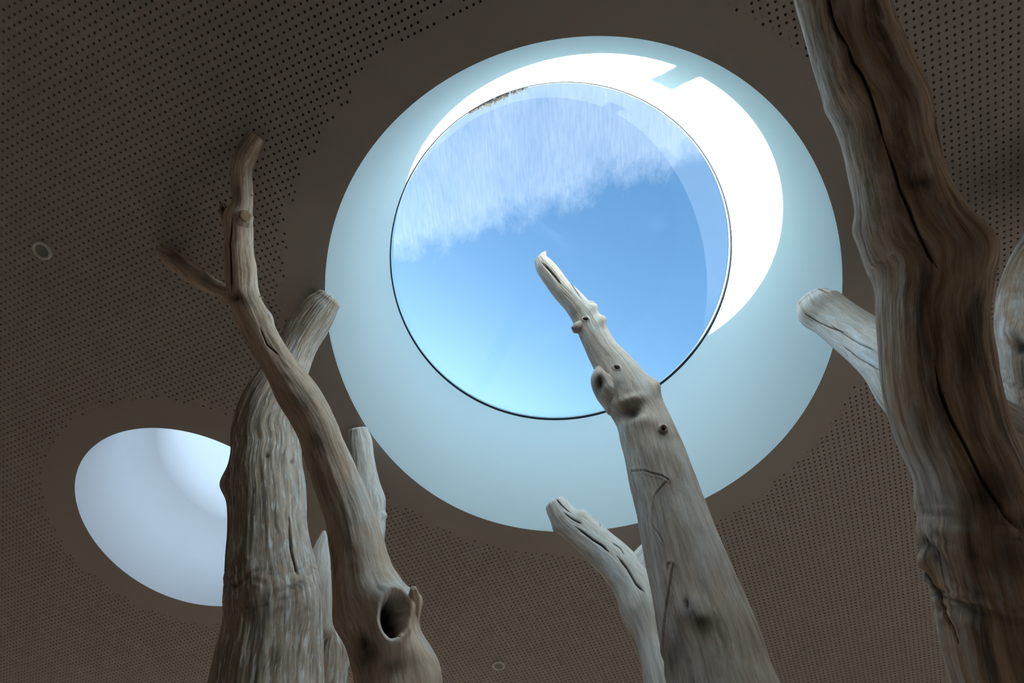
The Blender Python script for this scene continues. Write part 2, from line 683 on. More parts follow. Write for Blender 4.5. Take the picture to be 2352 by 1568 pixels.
def skylight(name, C, R_, hm, label, glass, seam=False):
    root = empty(name, (C[0], C[1], ZC))
    tag(root, label, kind='structure')
    if seam:
        zs = CAM_Z + H * 1.3
        prof = [(R_, ZC), (R_, (ZC + zs) / 2), (R_, zs - 0.002), (R_ - 0.004, zs), (R_ - 0.004, (zs + ZT) / 2), (R_ - 0.004, ZT + 0.02)]
    else:
        prof = [(R_, ZC + (ZT + 0.02 - ZC) * k / 8) for k in range(9)]
    v, qd = lathe_ring(C, prof, 864, hm)
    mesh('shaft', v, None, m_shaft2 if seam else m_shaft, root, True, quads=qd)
    v, qd = lathe_ring(C, [(R_ + 0.03, ZT - 0.030), (R_ - 0.002, ZT - 0.030), (R_ - 0.002, ZT - 0.002), (R_ + 0.03, ZT - 0.002)])
    mesh('gasket', v, None, m_gasket, root, quads=qd)
    v, f = disc(C, R_ + 0.026, ZT)
    g = mesh('pane', v, f, glass, root)
    # the pane keeps its own centre so that the film on it is laid out in its own metres
    g.location.z = 0.0
    v, qd = lathe_ring(C, [(R_ + 0.10, ZT - 0.28), (R_ + 0.10, ZT + 0.01), (R_ + 0.028, ZT + 0.01), (R_ + 0.028, ZT - 0.28)])
    mesh('curb', v, None, m_roof, root, quads=qd)
    return root


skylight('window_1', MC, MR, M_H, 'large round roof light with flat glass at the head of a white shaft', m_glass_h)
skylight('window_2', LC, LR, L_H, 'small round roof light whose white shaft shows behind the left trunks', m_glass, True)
area('skylight_portal', (MC[0], MC[1], ZT - 0.03), (MC[0], MC[1], 0), 2.2, 2.2, 1, (1, 1, 1), True)
area('skylight_portal', (LC[0], LC[1], ZT - 0.03), (LC[0], LC[1], 0), 1.2, 1.2, 1, (1, 1, 1), True)

# roof slab round the curbs
pts4, ed4 = [], []
GR = 0.11
add_loop([(X0, Y0), (X1, Y0), (X1, Y1), (X0, Y1)], pts4, ed4)
rm4 = MC + (MR + GR) * np.c_[np.cos(th), np.sin(th)]
rl4 = LC + (LR + GR) * np.c_[np.cos(th), np.sin(th)]
add_loop(rm4, pts4, ed4)
add_loop(rl4, pts4, ed4)
v4, t4 = fill(pts4, ed4, lambda c: (np.hypot(*(c - MC).T) > MR + GR - .001) & (np.hypot(*(c - LC).T) > LR + GR - .001))
ZR = ZT - 0.15
n4 = len(v4)
tag(mesh('roof', np.r_[np.c_[v4, np.full(n4, ZR)], np.c_[v4, np.full(n4, ZR - 0.1)]],
         np.r_[t4[:, ::-1], t4 + n4], m_roof, origin=(0, 0, ZR)), 'flat grey roof deck round the roof lights', kind='structure')

# roof vent whose shadow notches the sun patch
tw = rad(-46.9)
pw = MC + MR * np.array([math.cos(tw), math.sin(tw)])
dist = 3.0
pv = pw + dist * np.array([math.cos(SUN_AZ), math.sin(SUN_AZ)])
zv = ZC + 0.59 + dist * math.tan(SUN_EL)
vent = empty('roof_vent', (pv[0], pv[1], ZR))
vent.rotation_euler = (0, 0, SUN_AZ)
tag(vent, 'square zinc roof vent beside the large roof light, throwing the notched shadow in its shaft', 'vent')


def local_boxes(name, lst, mat, root):
    V_, F_ = [], []
    for b in lst:
        v, f = box_vf(*b)
        F_ += [tuple(i + len(V_) for i in qq) for qq in f]
        V_ += v
    me = bpy.data.meshes.new(name)
    me.from_pydata(V_, [], F_)
    me.materials.append(mat)
    o = bpy.data.objects.new(name, me)
    col.objects.link(o)
    o.parent = root
    return o


local_boxes('duct', [(-.05, .05, -.056, .056, 0, zv - ZR - .10)], m_vent, vent)
local_boxes('cowl', [(-.06, .06, -.062, .062, zv - ZR - .10, zv - ZR)], m_vent, vent)

# floor, walls, and windows added for fill, all out of view
tag(boxes('floor', [(X0, X1, Y0, Y1, -0.1, 0)], m_floor, origin=(0, 0, 0)), 'oak floor', kind='structure')
T = 0.2


def wall_y(name, y0, y1, opening=None):
    l = []
    if opening:
        a, b, z0, z1 = opening
        l = [(X0 - T, a, y0, y1, -0.1, ZT), (b, X1 + T, y0, y1, -0.1, ZT), (a, b, y0, y1, -0.1, z0), (a, b, y0, y1, z1, ZT)]
    else:
        l = [(X0 - T, X1 + T, y0, y1, -0.1, ZT)]
    tag(boxes(name, l, m_wall, origin=((X0 + X1) / 2, (y0 + y1) / 2, 0)), 'plain warm painted wall', kind='structure')


def wall_x(name, x0, x1, opening=None):
    if opening:
        a, b, z0, z1 = opening
        l = [(x0, x1, Y0, a, -0.1, ZT), (x0, x1, b, Y1, -0.1, ZT), (x0, x1, a, b, -0.1, z0), (x0, x1, a, b, z1, ZT)]
    else:
        l = [(x0, x1, Y0, Y1, -0.1, ZT)]
    tag(boxes(name, l, m_wall, origin=((x0 + x1) / 2, (Y0 + Y1) / 2, 0)), 'plain warm painted wall', kind='structure')


WN = (-5.7, -1.5, 0.35, 2.35)
WW = (0.0, 5.2, 0.35, 2.35)
wall_y('wall_far', Y1, Y1 + T, WN)
wall_y('wall_near', Y0 - T, Y0)
wall_x('wall_left', X0 - T, X0)
wall_x('wall_right', X1, X1 + T, WW)


def added_window(name, axis, p, op):  # unseen windows, added to give the fill lamps an opening
    a, b, z0, z1 = op
    mid = (a + b) / 2
    root = empty(name, (mid, p, z0) if axis == 'y' else (p, mid, z0))
    tag(root, 'wide wooden window added to bring in fill light, outside the picture', kind='structure')

    def bx(u0, u1, w0, w1, d):
        return (u0, u1, p - d, p + d, w0, w1) if axis == 'y' else (p - d, p + d, u0, u1, w0, w1)
    fr = [bx(a, b, z0, z0 + .07, .04), bx(a, b, z1 - .07, z1, .04)]
    for k in range(4):
        u = a + (b - a - .07) * k / 3
        fr.append(bx(u, u + .07, z0 + .07, z1 - .07, .04))
    boxes('window_frame', fr, m_frame, root)
    for k in range(3):
        u0 = a + (b - a - .07) * k / 3 + .07
        u1 = a + (b - a - .07) * (k + 1) / 3
        boxes('pane', [bx(u0, u1, z0 + .07, z1 - .07, .004)], m_glass, root)


added_window('added_window_3', 'x', X1 + .06, WW)
added_window('added_window_4', 'y', Y1 + .06, WN)
tag(boxes('wall_sun_block', [(-12, 1, 9.4, 9.7, -0.1, 4.7)], m_wall, origin=(-5.5, 9.55, 0)), 'unseen wall added to keep the sun off the far window', kind='structure')  # added out of view to block the sun


# ------------------------------------------------------------------ driftwood
def catmull(P, n_per=40):
    P = np.asarray(P, float)
    P = np.r_[[2 * P[0] - P[1]], P, [2 * P[-1] - P[-2]]]
    t = [0]
    for i in range(1, len(P)):
        t.append(t[-1] + max(1e-4, np.linalg.norm(P[i, :3] - P[i - 1, :3])) ** 0.5)
    out = []
    for i in range(1, len(P) - 2):
        t0, t1, t2_, t3_ = t[i - 1], t[i], t[i + 1], t[i + 2]
        u = np.linspace(t1, t2_, n_per, endpoint=False)[:, None]
        A1 = (t1 - u) / (t1 - t0) * P[i - 1] + (u - t0) / (t1 - t0) * P[i]
        A2 = (t2_ - u) / (t2_ - t1) * P[i] + (u - t1) / (t2_ - t1) * P[i + 1]
        A3 = (t3_ - u) / (t3_ - t2_) * P[i + 1] + (u - t2_) / (t3_ - t2_) * P[i + 2]
        B1 = (t2_ - u) / (t2_ - t0) * A1 + (u - t0) / (t2_ - t0) * A2
        B2 = (t3_ - u) / (t3_ - t1) * A2 + (u - t1) / (t3_ - t1) * A3
        out.append((t2_ - u) / (t2_ - t1) * B1 + (u - t1) / (t2_ - t1) * B2)
    out.append(P[-2][None])
    return np.concatenate(out)


def ctrl(points):
    """points: ('p', px, py, height above the lens, width in pixels) or ('w', x, y, z, radius)"""
    o = []
    for c in points:
        if c[0] == 'w':
            o.append(c[1:])
        else:
            p = at(c[1], c[2], c[3])
            dep = ((p - CAM) @ RC.T)[2]
            o.append((*p, c[4] / 2 * dep / F))
    return np.array(o, float)


def limb(name, points, mat, parent, nseg=128, step=0.006, feats=(), lump=0.05, ridge=0.0025, seed=0, cap=0.5, capp=0.6, end_cap=None, wrinkles=(), brown=None):
    C = catmull(ctrl(points))
    d = np.r_[0, np.cumsum(np.linalg.norm(np.diff(C[:, :3], axis=0), axis=1))]
    # fine rings where the photograph sees the limb, coarse ones below the frame
    px, dep = project(C[:, :3])
    vis = (px[:, 1] < 1700) & (px[:, 1] > -140) & (dep > 0)
    dens = np.where(vis, 1 / step, 1 / 0.03)
    cum = np.r_[0, np.cumsum((dens[1:] + dens[:-1]) / 2 * np.diff(d))]
    nr = int(cum[-1]) + 2
    dd = np.interp(np.linspace(0, cum[-1], nr), cum, d)
    ring = np.array([np.interp(dd, d, C[:, k]) for k in range(4)]).T
    P, R_ = ring[:, :3], ring[:, 3]
    Tn = np.gradient(P, dd, axis=0)
    Tn /= np.linalg.norm(Tn, axis=1)[:, None]
    # caps: extra rings that close the ends
    def cap_rings(p, t, r, e, n=9):
        a = np.linspace(0, 1, n + 1)[1:] * math.pi / 2
        return [(p + t * e * r * math.sin(x), t, r * max(0.0, math.cos(x)) ** capp) for x in a], dd[0]
    top, _ = cap_rings(P[0], -Tn[0], R_[0], cap)
    PP = [x[0] for x in top][::-1] + list(P)
    TT = [-x[1] for x in top][::-1] + list(Tn)
    RR = [x[2] for x in top][::-1] + list(R_)
    DD = [dd[0] - np.linalg.norm(x[0] - P[0]) - (R_[0] - x[2]) for x in top][::-1] + list(dd)
    ec = cap if end_cap is None else end_cap
    if ec:
        bot, _ = cap_rings(P[-1], Tn[-1], R_[-1], ec)
        PP += [x[0] for x in bot]
        TT += [x[1] for x in bot]
        RR += [x[2] for x in bot]
        DD += [dd[-1] + np.linalg.norm(x[0] - P[-1]) for x in bot]
    PP, TT, RR, DD = map(np.array, (PP, TT, RR, DD))
    # frame turned so that angle 0 faces the lens
    u = CAM - PP
    u -= (u * TT).sum(1)[:, None] * TT
    u /= np.linalg.norm(u, axis=1)[:, None] + 1e-9
    v = np.cross(TT, u)
    ph = np.linspace(-1, 1, nseg, endpoint=False)
    tht = math.pi * (0.6 * ph + 0.4 * ph ** 3)
    nrm = u[:, None] * np.cos(tht)[None, :, None] + v[:, None] * np.sin(tht)[None, :, None]
    rho = np.median(R_)
    cyl = np.stack([np.broadcast_to(np.cos(tht) * rho, (len(PP), nseg)), np.broadcast_to(np.sin(tht) * rho, (len(PP), nseg)),
                    np.broadcast_to(DD[:, None], (len(PP), nseg))], -1).reshape(-1, 3)
    nrm = nrm.reshape(-1, 3)
    Rv = np.repeat(RR, nseg)
    base = np.repeat(PP, nseg, axis=0)
    so = np.array([seed * 11.3, seed * 7.7, seed * 3.9])
    k = np.clip(Rv / (np.repeat(np.r_[np.full(len(top), R_[0]), R_, np.full(len(PP) - len(top) - len(R_), R_[-1])], nseg) + 1e-9), 0, 1)
    disp = Rv * lump * fbm(cyl * np.array([1, 1, .55]) * (0.9 / rho) + so, 3)
    disp += ridge * k * fbm(cyl * np.array([30, 30, 2.5]) + so * 1.3, 3)
    disp += 0.35 * ridge * k * fbm(cyl * np.array([90, 90, 6]) + so * 1.7, 2)
    V_ = base + nrm * (Rv + disp)[:, None]
    pxl, dep = project(V_)
    toc = CAM - V_
    toc /= np.linalg.norm(toc, axis=1)[:, None]
    face = (nrm * toc).sum(1)
    mask = np.clip((face + 0.35) / 0.3, 0, 1) * k
    mpp = dep / F                          # metres per pixel
    stain_shade = np.zeros(len(V_))
    # transverse compression wrinkles
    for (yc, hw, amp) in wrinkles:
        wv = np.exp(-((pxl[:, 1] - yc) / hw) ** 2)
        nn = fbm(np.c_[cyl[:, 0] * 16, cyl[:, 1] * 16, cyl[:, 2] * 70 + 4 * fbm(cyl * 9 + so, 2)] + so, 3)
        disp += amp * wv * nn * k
        stain_shade = np.maximum(stain_shade, wv * np.clip(-nn * 2.2, 0, 0.75))  # trough shade painted into the colour so the wrinkles show
    for ft in feats:
        kind = ft[0]
        if kind == 'crack':                # polyline, half width px, depth m
            _, pl, hw, dpt = ft
            pl = np.array(pl, float)
            dist_ = np.full(len(V_), 1e9)
            tt = np.zeros(len(V_))
            jit = 3.0 * noise(np.c_[pxl / 23.0, np.full(len(V_), seed + .5)])
            for i in range(len(pl) - 1):
                a, b = pl[i], pl[i + 1]
                e = b - a
                s_ = np.clip(((pxl - a) @ e) / (e @ e), 0, 1)
                dl_ = np.hypot(*(pxl - a - s_[:, None] * e).T)
                upd = dl_ < dist_
                dist_ = np.where(upd, dl_, dist_)
                tt = np.where(upd, (i + s_) / (len(pl) - 1), tt)
            taper = np.clip(np.minimum(tt, 1 - tt) * 7, 0.25, 1)
            e_ = np.exp(-(np.abs(dist_ + 0 * jit) / (hw * taper)) ** 2) * mask
            disp -= dpt * e_
            stain_shade = np.maximum(stain_shade, np.clip(e_ * 1.15, 0, 1))
        elif kind == 'groove':             # shallow insect or growth line with a raised lip
            _, pl, hw, dpt = ft
            pl = np.array(pl, float)
            dist_ = np.full(len(V_), 1e9)
            for i in range(len(pl) - 1):
                a, b = pl[i], pl[i + 1]
                e = b - a
                s_ = np.clip(((pxl - a) @ e) / (e @ e), 0, 1)
                dist_ = np.minimum(dist_, np.hypot(*(pxl - a - s_[:, None] * e).T))
            e_ = np.exp(-(dist_ / hw) ** 2) * mask
            disp += dpt * (0.7 * np.exp(-((dist_ - 2.4 * hw) / (1.3 * hw)) ** 2) * mask - e_)
            stain_shade = np.maximum(stain_shade, e_ * 0.5)
        elif kind == 'bump':               # x, y, rx, ry, angle, height, stain
            _, x, y, rx, ry, ang, hgt, stn = ft
            ca, sa = math.cos(rad(ang)), math.sin(rad(ang))
            dx, dy = pxl[:, 0] - x, pxl[:, 1] - y
            e_ = np.exp(-(((dx * ca + dy * sa) / rx) ** 2 + ((-dx * sa + dy * ca) / ry) ** 2)) * mask
            disp += hgt * e_
            if stn:
                stain_shade = np.maximum(stain_shade, np.clip(stn * e_ * (1 + 0.5 * fbm(cyl * 40 + so, 3)), 0, 1))
        elif kind == 'hole':               # x, y, rx, ry, angle, rim height, depth
            _, x, y, rx, ry, ang, hgt, dpt, rimw = ft
            ca, sa = math.cos(rad(ang)), math.sin(rad(ang))
            dx, dy = pxl[:, 0] - x, pxl[:, 1] - y
            qq = np.hypot((dx * ca + dy * sa) / rx, (-dx * sa + dy * ca) / ry)
            qq = qq * (1 + 0.10 * fbm(np.c_[pxl / 30.0, np.full(len(V_), seed)], 2))
            rim = np.exp(-((qq - 1.25) / rimw) ** 2)
            ins = 1 / (1 + np.exp(np.clip((qq - 0.98) * 16, -50, 50)))
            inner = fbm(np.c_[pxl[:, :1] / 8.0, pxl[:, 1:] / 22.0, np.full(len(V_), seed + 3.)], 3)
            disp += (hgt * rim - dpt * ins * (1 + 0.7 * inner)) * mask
            stain_shade = np.maximum(stain_shade, ins * mask * np.clip(1.0 + 0.35 * inner, 0, 1))
        elif kind == 'stain_shade':              # x, y, rx, ry, angle, amount
            _, x, y, rx, ry, ang, amt = ft
            ca, sa = math.cos(rad(ang)), math.sin(rad(ang))
            dx, dy = pxl[:, 0] - x, pxl[:, 1] - y
            e_ = np.exp(-(((dx * ca + dy * sa) / rx) ** 2 + ((-dx * sa + dy * ca) / ry) ** 2)) * mask
            stain_shade = np.maximum(stain_shade, np.clip(amt * e_ * (1 + 0.9 * fbm(cyl * np.array([30, 30, 8]) + so, 4)), 0, 1))
    tan = np.zeros(len(V_))
    if brown:                              # painted shade and brown wood on the side away from the skylight, ragged border
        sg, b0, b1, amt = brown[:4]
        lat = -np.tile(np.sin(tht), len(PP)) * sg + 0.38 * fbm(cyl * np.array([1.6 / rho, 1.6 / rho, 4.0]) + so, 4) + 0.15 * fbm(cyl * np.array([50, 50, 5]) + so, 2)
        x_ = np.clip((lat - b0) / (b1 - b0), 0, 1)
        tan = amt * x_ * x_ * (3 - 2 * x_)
        if len(brown) > 4:                 # the painted side thins towards the foot of the log
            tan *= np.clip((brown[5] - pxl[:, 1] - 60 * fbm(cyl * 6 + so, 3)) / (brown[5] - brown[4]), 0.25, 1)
    V_ = base + nrm * np.maximum(Rv + disp, 0.0)[:, None]
    if parent is not None and points[-1][0] == 'w' and points[-1][3] <= 0.001:
        V_[:, 2] = np.maximum(V_[:, 2], 0.0)
    under = np.hypot(V_[:, 0] - MC[0], V_[:, 1] - MC[1]) > MR - 0.03        # below the board the wood stops against it
    V_[under, 2] = np.minimum(V_[under, 2], ZC - 0.004)
    nR = len(PP)
    i = np.arange(nR - 1)[:, None] * nseg
    a = np.arange(nseg)[None]
    q_ = np.stack([i + a, i + (a + 1) % nseg, i + nseg + (a + 1) % nseg, i + nseg + a], -1).reshape(-1, 4)[:, ::-1]
    return mesh(name, V_, None, mat, parent, True, {'grain': ('FLOAT_VECTOR', cyl), 'stain_shade': ('FLOAT', stain_shade), 'brown_shade_side': ('FLOAT', tan)}, quads=q_)


DARK = (0.030, 0.023, 0.018)
w_front = wood('driftwood_front', (0.92, 0.90, 0.87), (0.64, 0.50, 0.39), DARK, 1, 0.35, 0.45, fib=45, fleck=0.25)
w_pale = wood('driftwood_pale', (0.88, 0.92, 0.95), (0.46, 0.385, 0.32), DARK, 2, 0.12, 0.62, fib=70, fleck=0.8)
w_centre = wood('driftwood_centre', (0.71, 0.70, 0.685), (0.47, 0.40, 0.345), DARK, 3, 0.45, 0.45)
w_back = wood('driftwood_back', (0.86, 0.89, 0.92), (0.66, 0.62, 0.57), DARK, 4, 0.25, 0.35)
w_right = wood('driftwood_right', (0.88, 0.88, 0.88), (0.47, 0.335, 0.23), (0.012, 0.010, 0.009), 5, 0.3, 0.6, fib=48, fleck=0.25, tanf=0.55)
w_edge = wood('driftwood_edge', (0.84, 0.83, 0.81), (0.38, 0.27, 0.19), (0.015, 0.012, 0.010), 6, 0.45, 0.55)
w_cut = wood('driftwood_cut_end', (0.55, 0.40, 0.30), (0.45, 0.30, 0.21), DARK, 7, 0.5, 0.3)


def tree(name, base_xy, label):
    r = empty(name, (base_xy[0], base_xy[1], 0))
    return tag(r, label, 'driftwood tree')


# --- front left: sinuous brown trunk with the knot hole
t = tree('driftwood_tree', (-0.45, 1.48), 'slender sinuous brown driftwood trunk with an oval knot hole, before the pale trunk')
Fpts = [('p', 587, 316, 1.885, 36), ('p', 570, 345, 1.87, 45), ('p', 556, 385, 1.83, 44), ('p', 556, 430, 1.79, 45), ('p', 556, 470, 1.755, 44),
        ('p', 547, 500, 1.73, 59), ('p', 548, 535, 1.70, 60), ('p', 549, 580, 1.66, 60), ('p', 553, 630, 1.61, 65), ('p', 560, 680, 1.55, 66),
        ('p', 579, 728, 1.48, 68), ('p', 611, 790, 1.385, 69), ('p', 648, 850, 1.295, 72), ('p', 688, 912, 1.21, 88), ('p', 725, 975, 1.13, 87),
        ('p', 750, 1040, 1.06, 90), ('p', 775, 1105, 0.99, 99), ('p', 803, 1180, 0.92, 107), ('p', 821, 1260, 0.85, 122), ('p', 835, 1330, 0.795, 134),
        ('p', 861, 1400, 0.74, 155), ('p', 883, 1470, 0.69, 157), ('p', 908, 1550, 0.635, 173), ('w', -0.53, 1.06, 1.78, 0.095), ('w', -0.46, 1.33, 1.1, 0.105), ('w', -0.45, 1.48, 0.45, 0.12), ('w', -0.45, 1.48, 0, 0.15)]
limb('trunk', Fpts, w_front, t, 208, 0.0048, [
    ('hole', 898, 1420, 24, 47, -6, 0.024, 0.052, 0.40), ('bump', 945, 1388, 16, 36, -10, 0.026, 0), ('bump', 912, 1505, 44, 26, -20, 0.010, 0.25), ('stain_shade', 838, 1480, 20, 26, 0, 0.8), ('stain_shade', 905, 1530, 40, 22, -10, 0.6), ('stain_shade', 862, 1445, 12, 40, -12, 0.35),
    ('crack', [(893, 1372), (902, 1410), (898, 1440), (910, 1470)], 3, 0.02),
    ('bump', 655, 862, 22, 12, -20, 0.007, 0.15), ('bump', 626, 722, 16, 26, 35, 0.010, 0),
    ('bump', 540, 683, 13, 10, 0, -0.010, 0.9), ('stain_shade', 560, 690, 40, 16, 20, 0.42),
    ('crack', [(533, 500), (528, 560), (530, 620), (531, 670)], 2.4, 0.006), ('bump', 545, 556, 20, 8, -20, 0.006, 0),
    ('bump', 575, 618, 12, 22, 0, 0.006, 0), ('stain_shade', 690, 915, 16, 40, -35, 0.66), ('stain_shade', 735, 1020, 22, 45, -25, 0.60),
    ('stain_shade', 745, 1110, 18, 60, -20, 0.48), ('stain_shade', 800, 1240, 15, 80, -15, 0.48), ('stain_shade', 850, 1500, 30, 40, 0, 0.72),
    ('stain_shade', 560, 330, 16, 40, 25, 0.60), ('stain_shade', 548, 450, 12, 40, 0, 0.48), ('crack', [(597, 752), (612, 790), (640, 815)], 2, 0.004),
    ('bump', 780, 1425, 24, 40, -10, 0.010, 0), ('bump', 668, 905, 14, 30, -35, 0.006, 0), ('bump', 990, 1530, 20, 45, -15, 0.012, 0)],
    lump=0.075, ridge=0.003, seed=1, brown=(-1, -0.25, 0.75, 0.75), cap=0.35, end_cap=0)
br = limb('branch', [('p', 372, 577, 1.885, 30), ('p', 392, 590, 1.87, 38), ('p', 428, 618, 1.83, 42), ('p', 462, 642, 1.77, 42), ('p', 498, 662, 1.69, 36),
                     ('p', 535, 680, 1.60, 40), ('p', 566, 702, 1.53, 54)], w_front, t, 96, 0.006,
          [('stain_shade', 400, 590, 40, 14, 35, 0.6), ('stain_shade', 470, 640, 40, 12, 35, 0.4)], lump=0.08, seed=2, cap=0.4)
s1 = limb('stub', [('p', 564, 497, 1.685, 33), ('p', 560, 508, 1.70, 36), ('p', 553, 525, 1.72, 44)], w_front, t, 72, 0.003, [], 0.05, 0.001, 3, cap=0.25, capp=0.35)
limb('cut_end', [('p', 565, 495, 1.668, 24), ('p', 564, 497, 1.675, 26), ('p', 563, 500, 1.69, 24)], w_cut, s1, 48, 0.003,
     [('stain_shade', 545, 495, 5, 6, 0, 1.0), ('stain_shade', 574, 495, 4, 5, 0, 1.0)], 0.04, 0.0006, 4, cap=0.15, capp=0.3)['label'] = 'reddish sawn end of the short stub'
limb('stub', [('p', 512, 470, 1.73, 11), ('p', 514, 480, 1.73, 20), ('p', 526, 496, 1.73, 36), ('p', 542, 520, 1.72, 46)], w_front, t, 64, 0.004,
     [('stain_shade', 511, 480, 8, 12, 0, 0.9)], 0.1, 0.002, 5, cap=0.6)
limb('stub', [('p', 948, 1352, 0.735, 14), ('p', 949, 1372, 0.735, 30), ('p', 938, 1410, 0.725, 50), ('p', 925, 1450, 0.705, 60)], w_front, t, 64, 0.005, [], 0.1, 0.002, 6, cap=0.5)
limb('splinter', [('p', 606, 684, 1.53, 1.5), ('p', 600, 682, 1.535, 2.5), ('p', 592, 679, 1.54, 4)], w_back, t, 12, 0.004, [], 0, 0, 7)
limb('splinter', [('p', 588, 452, 1.76, 1.2), ('p', 582, 450, 1.765, 2), ('p', 574, 447, 1.77, 3)], w_back, t, 12, 0.004, [], 0, 0, 8)

# --- pale thick trunk behind it
t = tree('driftwood_tree', (-1.06, 1.66), 'thick pale silvery driftwood trunk at left, behind the sinuous brown one')
Ppts = [('p', 751, 690, 1.875, 61), ('p', 737, 706, 1.855, 76), ('p', 712, 742, 1.81, 85), ('p', 687, 785, 1.75, 83), ('p', 666, 830, 1.68, 90), ('p', 646, 875, 1.60, 105),
        ('p', 623, 930, 1.505, 129), ('p', 612, 985, 1.42, 140), ('p', 613, 1030, 1.355, 141), ('p', 611, 1075, 1.29, 147), ('p', 615, 1140, 1.205, 156), ('p', 617, 1215, 1.115, 162),
        ('p', 620, 1281, 1.045, 179), ('p', 625, 1345, 0.98, 196), ('p', 628, 1410, 0.92, 206), ('p', 620, 1500, 0.845, 231), ('p', 613, 1590, 0.775, 249),
        ('w', -1.1, 1.12, 2.06, 0.185), ('w', -1.08, 1.4, 1.5, 0.19), ('w', -1.065, 1.58, 0.95, 0.195), ('w', -1.06, 1.66, 0.45, 0.21), ('w', -1.06, 1.66, 0, 0.25)]
limb('trunk', Ppts, w_pale, t, 224, 0.0055, [
    ('bump', 512, 1108, 16, 30, 0, 0.030, 0), ('crack', [(664, 1190), (668, 1260), (676, 1300), (682, 1325)], 2.0, 0.008),
    ('bump', 635, 738, 14, 12, 0, 0.03, 0), ('crack', [(743, 1312), (747, 1370), (749, 1420), (748, 1500), (750, 1600)], 2.6, 0.012),
    ('stain_shade', 612, 1048, 10, 12, 0, 0.5), ('stain_shade', 560, 1200, 14, 150, 0, 0.25), ('stain_shade', 590, 960, 14, 70, -10, 0.3), ('bump', 672, 1060, 5, 5, 0, -0.006, 0.8),
    ('bump', 612, 1047, 6, 5, 0, -0.006, 0.8), ('bump', 585, 1330, 26, 70, -15, 0.010, 0), ('bump', 640, 1350, 30, 50, 10, 0.012, 0), ('bump', 700, 1400, 25, 80, 0, 0.014, 0)],
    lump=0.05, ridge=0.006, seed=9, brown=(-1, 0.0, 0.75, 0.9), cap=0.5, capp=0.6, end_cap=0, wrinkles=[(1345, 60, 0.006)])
limb('branch', [('p', 821, 988, 1.875, 44), ('p', 824, 1010, 1.85, 54), ('p', 830, 1055, 1.78, 58), ('p', 838, 1110, 1.69, 64), ('p', 844, 1165, 1.58, 74),
                ('p', 843, 1225, 1.46, 80), ('p', 828, 1300, 1.31, 86), ('p', 806, 1370, 1.18, 92), ('p', 780, 1440, 1.06, 98), ('p', 755, 1510, 0.95, 104),
                ('p', 735, 1570, 0.89, 100)], w_back, t, 144, 0.006,
     [('bump', 872, 1150, 12, 26, 0, 0.016, 0), ('bump', 880, 1185, 6, 8, 0, 0.014, 0.3), ('stain_shade', 850, 1120, 12, 26, 10, 0.25)], 0.07, 0.004, 10, cap=0.3, capp=0.5)
limb('stub', [('p', 744, 1222, 1.20, 8), ('p', 742, 1238, 1.175, 20), ('p', 738, 1262, 1.13, 34), ('p', 735, 1300, 1.07, 50), ('p', 734, 1360, 1.0, 62), ('p', 736, 1440, 0.93, 66)], w_back, t, 96, 0.005, [], 0.1, 0.003, 11, cap=0.8)
limb('branch', [('p', 766, 1450, 0.955, 26), ('p', 768, 1475, 0.935, 46), ('p', 766, 1520, 0.895, 60), ('p', 760, 1600, 0.83, 70)], w_pale, t, 64, 0.006, [], 0.08, 0.003, 12, cap=0.3)

# --- pale forked trunk behind the centre
t = tree('driftwood_tree', (-0.22, 2.12), 'pale cracked forked driftwood trunk leaning left behind the centre trunk')
limb('trunk', [('p', 1277, 1158, 1.905, 53), ('p', 1285, 1172, 1.88, 59), ('p', 1303, 1196, 1.83, 64), ('p', 1344, 1226, 1.76, 79), ('p', 1384, 1262, 1.67, 85),
               ('p', 1422, 1298, 1.58, 90), ('p', 1456, 1345, 1.48, 99), ('p', 1482, 1410, 1.36, 105), ('p', 1500, 1480, 1.245, 71), ('p', 1524, 1570, 1.12, 89),
               ('w', -0.19, 1.98, 2.2, 0.082), ('w', -0.21, 2.08, 1.4, 0.092), ('w', -0.22, 2.12, 0.5, 0.11), ('w', -0.22, 2.12, 0, 0.14)], w_back, t, 176, 0.006, [
    ('crack', [(1278, 1146), (1290, 1160), (1310, 1177)], 1.5, 0.006), ('crack', [(1297, 1178), (1315, 1192), (1336, 1203)], 1.8, 0.008),
    ('crack', [(1321, 1209), (1345, 1227), (1362, 1240), (1382, 1252), (1398, 1267)], 2.4, 0.012), ('crack', [(1405, 1245), (1425, 1258), (1434, 1274)], 1.4, 0.005),
    ('crack', [(1418, 1277), (1440, 1305), (1460, 1340), (1478, 1357)], 2.6, 0.012), ('bump', 1340, 1180, 16, 14, 20, 0.020, 0),
    ('bump', 1274, 1218, 12, 14, 0, 0.016, 0.4), ('stain_shade', 1290, 1190, 10, 16, 30, 0.35), ('stain_shade', 1480, 1385, 12, 14, 0, 0.3), ('stain_shade', 1468, 1430, 5, 30, -20, 0.4)],
     0.06, 0.002, 13, cap=0.35, capp=0.5, end_cap=0)
limb('branch', [('p', 1550, 1232, 1.67, 44), ('p', 1520, 1258, 1.63, 56), ('p', 1488, 1286, 1.58, 66), ('p', 1468, 1325, 1.51, 62), ('p', 1468, 1385, 1.41, 40)], w_back, t, 96, 0.007, [], 0.06, 0.002, 14, cap=0.4)
limb('splinter', [('p', 1378, 1200, 1.74, 1.2), ('p', 1378, 1206, 1.735, 2), ('p', 1378, 1216, 1.725, 3)], w_back, t, 12, 0.004, [], 0, 0, 15)

